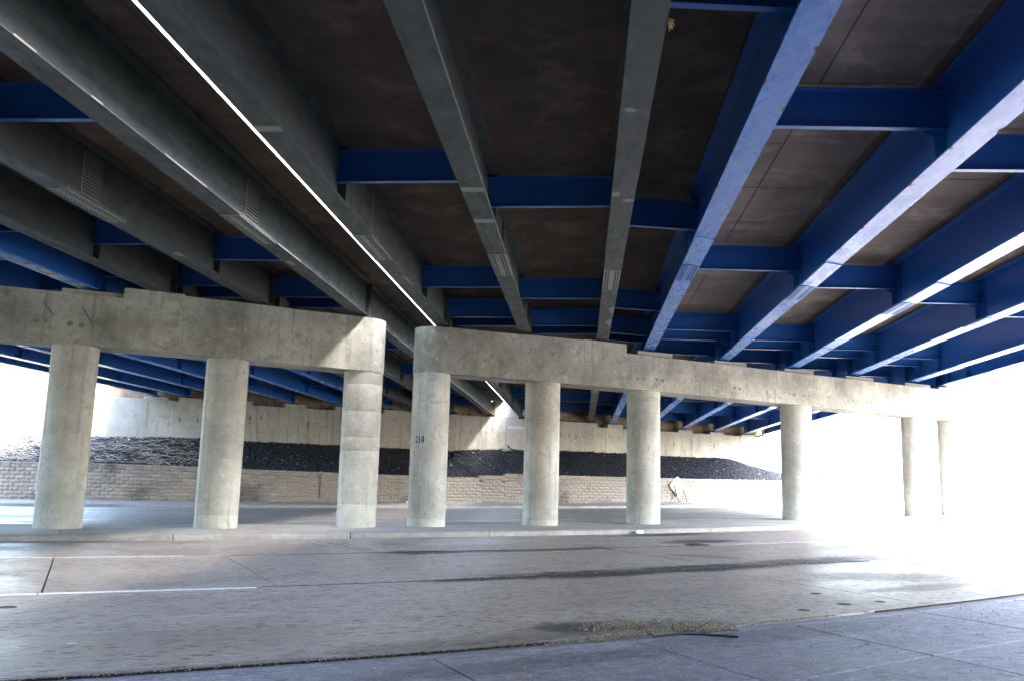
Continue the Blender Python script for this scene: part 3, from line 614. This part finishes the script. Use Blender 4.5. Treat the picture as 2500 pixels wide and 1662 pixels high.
# ------------------------------------------------------------------ block retaining wall
WV = 53.0; BLW, BLH = .457, .2
RW = thing('retaining_wall', P(20, WV, zped(20,WV)-.2), 'tan split-face block retaining wall with cap stones below the dark gravel', 'wall')
TOPW = [(-30,.30),(-3,.456),(.26,.49),(5.85,.455),(9,.39),(13.8,.344),(21,.275),(23.2,.30),(23.21,.44),(24.8,.47),(24.81,.62),(29,.60),(37,.635),(47,.72),(70,1.2)]
def wtop(u): return float(np.interp(u, [a for a, b in TOPW], [b for a, b in TOPW]))+HZ
def block_mesh(seed):
    r = random.Random(seed); m_ = MB(); nx, nz = 4, 3; W, Hh = BLW-.012, BLH-.012; idx = {}
    for i in range(nx+1):
        for j in range(nz+1):
            e_ = i in (0,nx) or j in (0,nz); d = 0 if e_ else r.uniform(.02,.06)
            p = Vector((-W/2+W*i/nx, 0, -Hh/2+Hh*j/nz)); p.y = -d + (.012 if (i in (0,nx) and j in (0,nz)) else 0); idx[i,j] = len(m_.v); m_.v.append(tuple(p))
    for i in range(nx):
        for j in range(nz): m_.f.append((idx[i,j],idx[i+1,j],idx[i+1,j+1],idx[i,j+1]))
    b = len(m_.v); m_.v += [(-W/2,.22,-Hh/2),(W/2,.22,-Hh/2),(W/2,.22,Hh/2),(-W/2,.22,Hh/2)]
    m_.f.append(tuple([idx[i,0] for i in range(nx,-1,-1)]+[b,b+1])); m_.f.append(tuple([idx[i,nz] for i in range(nx+1)]+[b+2,b+3]))
    m_.f.append(tuple([idx[0,j] for j in range(nz+1)]+[b+3,b])); m_.f.append(tuple([idx[nx,j] for j in range(nz,-1,-1)]+[b+1,b+2]))
    return m_
protos = []
for k in range(6):
    bm_ = block_mesh(k); me = bpy.data.meshes.new('block'); me.from_pydata(bm_.v, [], bm_.f); me.update(); me.materials.append(M['block']); protos.append((me, bm_))
rest = MB(); nb = 0; cells = []
for k in range(12):
    for c in range(-40, 150):
        u = c*BLW + (BLW/2 if k % 2 else 0)
        if u < -14 or u > 62: continue
        z = wtop(u) - .10 - BLH*(k+.5)
        if z < zped(u, WV) - .12: continue
        cells.append((u, z, k))
vis = sorted([c for c in cells if c[0] > -3.2], key=lambda c: c[0])[:300]; vset_ = set(vis)
for u, z, k in cells:
    me, bm_ = random.choice(protos); dv = random.uniform(-.012,.012)
    if (u,z,k) in vset_:
        o = bpy.data.objects.new('block', me); COL.objects.link(o); o.parent = RW; o.location = P(u, WV+dv, z)-ORG[RW]; o.rotation_euler = (0,0,A30)
    else:
        b = len(rest.v); rest.v += [tuple(P(u+x, WV+dv+y, z+zz)) for x, y, zz in bm_.v]; rest.f += [tuple(b+i for i in f) for f in bm_.f]
rest.build('blocks', M['block'], RW, kind='stuff')
MB().buv(-40, 70, WV+.045, WV+.4, 0, 1.7).build('wall_core', M['block'], RW)
for c in range(-30, 140):
    u = c*BLW
    if u < -14 or u > 62: continue
    z = wtop(u); MB().buv(u-BLW/2+.004, u+BLW/2-.004, WV-.05, WV+.28, z-.10, z).build('cap_stone', M['block'], RW, bevel=.01)
MB().buv(12.72, 12.75, WV-.07, WV+.02, 1.66-1.2, wtop(12.7)-.15).build('control_joint', M['bolt'], RW)

# ------------------------------------------------------------------ gravel slope, stones and stems
def botz(u): return float(np.interp(u, [-30,1,4,6.7,10,16,24.3,26,28.4,33.6,40,43,49,53,58,70], [1.2,2.2,2.3,2.37,2.3,2.28,2.19,2.38,2.5,2.59,2.62,2.54,2.58,2.45,2.0,1.0]))+HZ
def slopez(u, v):
    t = (v-WV-.25)/(VA-WV-.25); t = max(0, min(1.15, t)); z = (wtop(u)-.06)*(1-t) + botz(u)*t
    if u > 50: z -= max(0, u-50)*.22*t
    return z
mb = MB(); us = np.arange(-6, 60.5, 1.); vs = np.linspace(WV+.24, VA+.3, 9)
for v_ in vs:
    for u_ in us: mb.v.append(tuple(P(u_, v_, slopez(u_, v_)-.03)))
for i in range(len(vs)-1):
    for j in range(len(us)-1):
        a = i*len(us)+j; mb.f.append((a, a+1, a+1+len(us), a+len(us)))
mb.build('embankment', M['slope'], kind='structure', smooth=True)
def stones(name, pts, sizes, cols, mat, flat=.7):
    """many little faceted stones in one mesh, colour per stone"""
    base = np.array([(1,0,0),(-1,0,0),(0,1,0),(0,-1,0),(0,0,1),(0,0,-1)], float); tri = np.array([(0,2,4),(2,1,4),(1,3,4),(3,0,4),(2,0,5),(1,2,5),(3,1,5),(0,3,5)])
    n = len(pts); off = base[None]*rng.uniform(.65,1.25,(n,6,1)) + rng.normal(0,.18,(n,6,3)); off[:,:,2] *= flat
    a = rng.uniform(0,6.28,n); ca, sa = np.cos(a), np.sin(a); x = off[:,:,0]*ca[:,None]-off[:,:,1]*sa[:,None]; y = off[:,:,0]*sa[:,None]+off[:,:,1]*ca[:,None]
    off = np.stack([x,y,off[:,:,2]],2)*np.array(sizes)[:,None,None]; V = (np.array(pts)[:,None]+off).reshape(-1,3); F = (tri[None]+np.arange(n)[:,None,None]*6).reshape(-1,3)
    me = bpy.data.meshes.new(name); me.vertices.add(len(V)); me.vertices.foreach_set('co', V.ravel()); me.loops.add(F.size); me.loops.foreach_set('vertex_index', F.ravel().astype(np.int32))
    me.polygons.add(len(F)); me.polygons.foreach_set('loop_start', np.arange(0,F.size,3,dtype=np.int32)); me.update(calc_edges=True)
    at = me.attributes.new('col','FLOAT_COLOR','POINT'); at.data.foreach_set('color', np.repeat(np.c_[np.array(cols), np.ones(n)],6,0).ravel().astype(np.float32))
    me.materials.append(mat); o = bpy.data.objects.new(name, me); COL.objects.link(o); ORG[o] = Vector((0,0,0)); return o
n = 46000; uu = rng.uniform(-5,56,n); vv = WV+.3+(VA-WV-.35)*rng.uniform(0,1,n); pts = [tuple(P(a,b,slopez(a,b)+rng.uniform(-.02,.05))) for a, b in zip(uu,vv)]
g_ = rng.uniform(.012,.04,n); g_ = g_*1.3; cols = np.c_[g_*.85, g_*.97, g_*1.45]; k_ = rng.uniform(0,1,n); cols[k_>.975] = (.14,.12,.1); cols[k_>.993] = (.3,.26,.22)
o = stones('slope_stones', pts, np.clip(rng.lognormal(-2.98,.32,n),.03,.15), cols, M['stones']); o['kind'] = 'stuff'; o['label'] = 'black crushed stone covering the slope under the abutment'; o['category'] = 'gravel'
def tubes_mesh(name, curves, mat, cols):
    m_ = MB(); cc_ = []
    for (pts, r), c in zip(curves, cols):
        b = len(m_.v); m_.tube(pts, r, 4); cc_ += [c]*(len(m_.v)-b)
    o = m_.build(name, mat); at = o.data.attributes.new('col','FLOAT_COLOR','POINT'); at.data.foreach_set('color', np.c_[np.array(cc_), np.ones(len(cc_))].ravel().astype(np.float32)); return o
cur = []; cs = []
for k in range(900):
    u = -5.5 + 11.5*random.random()**1.6; v = random.uniform(WV+.3, VA-.4); a = random.uniform(0, 6.28); pts = []
    for s_ in range(7):
        pts.append(P(u, v, slopez(u, v)+.07+random.uniform(0,.1))); a += random.uniform(-.5,.5); u += .16*math.cos(a); v += .16*math.sin(a); v = min(VA-.1, max(WV+.1, v))
    cur.append((pts, random.uniform(.004,.010))); g0 = random.uniform(.3,.55); cs.append((g0, g0*.88, g0*.68))
o = tubes_mesh('dry_vines', cur, M['vine'], cs); o['kind'] = 'stuff'; o['label'] = 'pale dry vine stems tangled over the end of the stone slope'; o['category'] = 'vines'
# drain pipe lying on the slope, with its outlet block
dp = thing('drain_pipe', P(28.9, 60.9, slopez(28.9,60.9)), 'dark drain pipe running down the stones below the pale wall strip', 'pipe')
MB().tube([P(28.9,61.1,slopez(28.9,61.1)+.35), P(28.95,60.8,slopez(28.95,60.8)+.16), P(30.2,58.6,slopez(30.2,58.6)+.12), P(31.6,55.6,slopez(31.6,55.6)+.1)], .06, 8).build('pipe', M['bolt'], dp)
MB().buv(28.3, 29.5, 60.7, 61.15, slopez(28.9,60.9)-.05, slopez(28.9,60.9)+.16).build('outlet_block', M['curb'], dp, bevel=.02)

# ------------------------------------------------------------------ small things
# leaning diamond sign on its stand
def gz(u, v): return zped(u, v)
us_, vs_ = 38.6, 52.65; zb0 = gz(us_, vs_)
sg = thing('road_work_sign', P(us_, vs_, zb0), 'pale diamond road sign on thin wooden legs leaning on the block wall', 'sign')
t = NT('sign_sheet'); M['sheet'] = t.out(t.mix(t.mr(t.noise(3, 6), .4, .7, 0, .5), (.7,.72,.74), (.55,.56,.57)), .45, .5, .2)
M['wood'] = NT('old_wood').out((.2,.12,.075), .8)
def sp_(du, dz): return P(us_+du, vs_ + .02 + dz*.14 - .0, zb0 + dz)
D_ = .74; cz = 1.08; tilt = .07
dm = [(tilt*-.6, cz-D_), (D_*.98, cz-.03), (-.02, cz+D_), (-D_*.98, cz+.06)]; rr = []
for k in range(4):            # clipped corners
    p0, p1, p2 = Vector((*dm[k-1],0)), Vector((*dm[k],0)), Vector((*dm[(k+1)%4],0)); rr += [p1.lerp(p0,.06), p1.lerp(p2,.06)]
MB().ring_loft([[sp_(p.x, p.y) for p in rr], [sp_(p.x, p.y)+P(0,.02,0) for p in rr]]).build('sign_panel', M['sheet'], sg)
for d0, d1 in ((-.28,-.62),(.33,.2)):
    a, b = sp_(d1*-.9 if d0<0 else d0+.12, .02), sp_(d0*1.4 if d0<0 else d0-.2, 1.35)
    a, b = (sp_(-.12,.0)+P(0,-.1,0), sp_(-.36,1.2)+P(0,-.05,0)) if d0 < 0 else (sp_(.62,.0)+P(0,-.1,0), sp_(.34,1.0)+P(0,-.05,0)); MB().tube([a, b], .045, 4).build('leg', M['wood'], sg)
MB().tube([sp_(-.4,.9)+P(0,-.06,0), sp_(.42,.9)+P(0,-.06,0)], .025, 4).build('cross_bar', M['wood'], sg)
# dark discs set in the roadway
for k, (u, v, r, lb) in enumerate([(10.46,10.75,.065,'dark round plug in the roadway, alone on the side away from the apron'),(8.94,9.42,.065,'dark round plug in the roadway, the one closest to the tan chip pile'),(9.95,9.68,.08,'largest dark round plug in the roadway, between two others'),(10.69,9.71,.065,'dark round plug in the roadway nearest the apron joint corner'),(-.69,12.75,.085,'rusty dark round plug beside the white lane line')]):
    m_ = MB(); c = P(u, v, zroad(u, v)); m_.ring_loft([[c+Vector((math.cos(a)*r*q, math.sin(a)*r*q, z)) for a in np.linspace(0,2*math.pi,17)[:-1]] for q, z in ((1.25,-.01),(1.25,.003),(1.0,.006),(.9,.003))])
    tag(m_.build('road_plug', M['bolt'], org=c), lb, 'road plug', 'plugs in the roadway')
mh = thing('manhole_cover', P(15.15,19.87,zroad(15.15,19.87)), 'dark iron manhole cover in the roadway near the median', 'manhole cover'); c = ORG[mh]
MB().ring_loft([[c+Vector((math.cos(a)*r, math.sin(a)*r, z)) for a in np.linspace(0,2*math.pi,25)[:-1]] for r, z in ((.36,-.02),(.36,.006),(.30,.008))]).build('frame', M['bolt'], mh)
MB().ring_loft([[c+Vector((math.cos(a)*r, math.sin(a)*r, z)) for a in np.linspace(0,2*math.pi,25)[:-1]] for r, z in ((.29,0),(.29,.012),(.24,.016))]).build('lid', M['dark'], mh)
# pile of tan chips, loose pebbles
pts = []; sz = []; cl = []
def chips(n, cu, cv, ru, rv, ht, slope=0):
    for _ in range(n):
        a = random.uniform(0,6.28); r = min(1.6, abs(random.gauss(0,.55))); du, dv = ru*r*math.cos(a), rv*r*math.sin(a); u, v = cu+du, cv+dv+slope*du
        h = ht*max(0,1-r*r)*random.uniform(.5,1); pts.append(tuple(P(u,v,zroad(u,v)+.006+h))); sz.append(random.uniform(.008,.017)); g0 = random.uniform(.16,.42); cl.append((g0, g0*.87, g0*.68))
chips(1500, 5.98, 9.12, .62, .30, .03, -.05); chips(1100, 6.5, 8.86, .6, .26, .02, -.12); chips(700, 5.72, 8.62, .6, .16, .012, .12); chips(300, 6.75, 8.6, .4, .14, .008); chips(160, 5.0, 8.45, .6, .1, .004, .08)
o = stones('stone_chips', pts, sz, cl, M['stones']); o['kind'] = 'stuff'; o['label'] = 'pile of small tan stone chips at the roadway edge'; o['category'] = 'gravel'
pts = []; sz = []; cl = []
for _ in range(520):
    u = random.uniform(-.5,14); v = vg2(u) - abs(random.gauss(0,1.0)); pts.append(tuple(P(u,v,zroad(u,v)+.012))); sz.append(random.uniform(.006,.014)*(2 if random.random()<.04 else 1)); g0 = random.uniform(.15,.45); cl.append((g0,g0*.92,g0*.78))
for _ in range(1300):     # grit along the gutter seam and the joints
    u = random.uniform(-1,9); v = vedge(u)+random.gauss(-.03,.03); pts.append(tuple(P(u,v,zroad(u,v)+.008))); sz.append(random.uniform(.005,.011)); g0 = random.uniform(.06,.34); cl.append((g0,g0*.9,g0*.75))
for _ in range(900):
    u = random.uniform(6,15); v = vlane2(u)+random.gauss(.02,.09); pts.append(tuple(P(u,v,zroad(u,v)+.008))); sz.append(random.uniform(.006,.014)); g0 = random.uniform(.03,.3); cl.append((g0,g0*.92,g0*.8))
for ju in (3.12,5.45,7.85,10.35):
    for _ in range(60):
        v = random.uniform(3.5, vg2(ju)); pts.append(tuple(P(ju+random.gauss(0,.02),v,zroad(ju,v)+.008))); sz.append(random.uniform(.004,.009)); g0 = random.uniform(.15,.4); cl.append((g0,g0*.92,g0*.75))
o = stones('pebbles', pts, sz, cl, M['stones']); o['kind'] = 'stuff'; o['label'] = 'loose pebbles and grit scattered over the apron and gutter'; o['category'] = 'gravel'
# black strip lying in the gutter
m_ = MB(); st = [(5.74,8.33),(5.95,8.37),(6.15,8.36),(6.35,8.26),(6.5,8.14),(6.64,8.0)]
m_.tube([P(u,v,zroad(u,v)+.016) for u, v in st], .011, 6); tag(m_.build('rubber_strip', M['dark'], org=P(6.2,8.3,zroad(6.2,8.3))), 'thin curved black rubber strip lying beside the tan chip pile', 'strip')
for (u0,v0,u1,v1,lb) in [(6.72,8.46,6.95,8.36,'short dark stick lying in the gutter past the chip pile'),(6.42,8.42,6.55,8.36,'short dark stick lying against the chip pile')]:
    m_ = MB(); m_.tube([P(u0,v0,zroad(u0,v0)+.01), P((u0+u1)/2,(v0+v1)/2+.01,zroad(u0,v0)+.014), P(u1,v1,zroad(u1,v1)+.01)], [.008,.01,.005], 5); tag(m_.build('twig', M['wood'], org=P(u0,v0,zroad(u0,v0))), lb, 'twig')
# litter
M['litter'] = NT('white_plastic').out((.75,.8,.8), .5)
def crumple(u, v, z, r, label, name='litter'):
    bm = bmesh.new(); bmesh.ops.create_icosphere(bm, subdivisions=2, radius=1)
    for q in bm.verts: q.co = Vector((q.co.x*r*1.8, q.co.y*r, q.co.z*r*.6))*random.uniform(.6,1.25)
    c = P(u,v,z); me = bpy.data.meshes.new(name); lo = min(q.co.z for q in bm.verts)
    for q in bm.verts: q.co.z -= lo
    bmesh.ops.rotate(bm, verts=bm.verts, cent=(0,0,0), matrix=Matrix.Rotation(A30,3,'Z')); bm.to_mesh(me); bm.free(); me.materials.append(M['litter']); o = bpy.data.objects.new(name, me); COL.objects.link(o); o.location = c; ORG[o] = c; tag(o, label, 'litter')
crumple(16.17, 24.22, zroad(16.17,24.2)+.005, .1, 'crumpled white plastic litter against the median curb joint')
crumple(17.97, 51.9, zped(18,52), .09, 'small white scrap of litter at the foot of the block wall')
m_ = MB().buv(.0,.09,9.9,9.925,zroad(0,9.9)+.003,zroad(0,9.9)+.012); tag(m_.build('paper_scrap', M['litter'], org=P(.07,9.92,zroad(0,9.9))), 'thin white paper scrap lying flat on the roadway', 'litter')
# tuft of dry straw on the flange edge
cur = []; cs = []; c0 = Vector((.9,9.3,5.14+HZ))
for k in range(46):
    p = c0+Vector((random.uniform(-.03,.02),random.uniform(-.05,.05),random.uniform(-.01,.02))); q = p+Vector((random.uniform(-.01,.05),random.uniform(-.04,.04),random.uniform(-.09,.02))); cur.append(([p,(p+q)/2+Vector((0,0,.01)),q],.004)); cs.append((.5,.4,.22))
o = tubes_mesh('straw_tuft', cur, M['vine'], cs); tag(o, 'small tuft of dry tan straw clinging to a grey girder flange', 'straw tuft')

# shrubs on the bank beside the abutment
M['leaf'] = NT('leaf'); _t = M['leaf']; M['leaf'] = _t.out(_t.mix(_t.noise(3, 3), (.05,.10,.02), (.11,.17,.04)), .7); M['bark'] = NT('bark').out((.1,.075,.05), .9)
def shrub(u, v, h, label):
    z = terrain(u, v); c = P(u, v, z); T = thing('shrub', c, label, 'shrub', group='shrubs on the bank'); st = MB(); lf = MB(); tips = []
    for k in range(14):
        a = random.uniform(0,6.28); r = random.uniform(.3,1)*h*.55; tip = c+Vector((math.cos(a)*r, math.sin(a)*r, h*random.uniform(.5,1))); mid = c.lerp(tip,.5)+Vector((0,0,.15*h)); st.tube([c-Vector((0,0,.1)),mid,tip],[.03,.018,.006],5); tips += [mid,tip,mid.lerp(tip,.5)]
    for k in range(1300):
        p = random.choice(tips)+Vector((random.gauss(0,.16*h),random.gauss(0,.16*h),random.gauss(0,.12*h))); p.z = max(p.z, z+.05); d = Vector((random.gauss(0,1),random.gauss(0,1),random.gauss(0,1))).normalized()*random.uniform(.05,.09); e_ = d.orthogonal().normalized()*random.uniform(.02,.04); lf.quad(p, p+d*.5+e_, p+d, p+d*.5-e_)
    st.build('stems', M['bark'], T); lf.build('foliage', M['leaf'], T)
shrub(-2.2, 57.5, 1.6, 'rounded green shrub on the bank past the end of the abutment'); shrub(-.6, 58.6, 1.1, 'low green shrub tucked against the end of the abutment'); shrub(-5.5, 60, 2.0, 'taller green shrub higher on the bank')
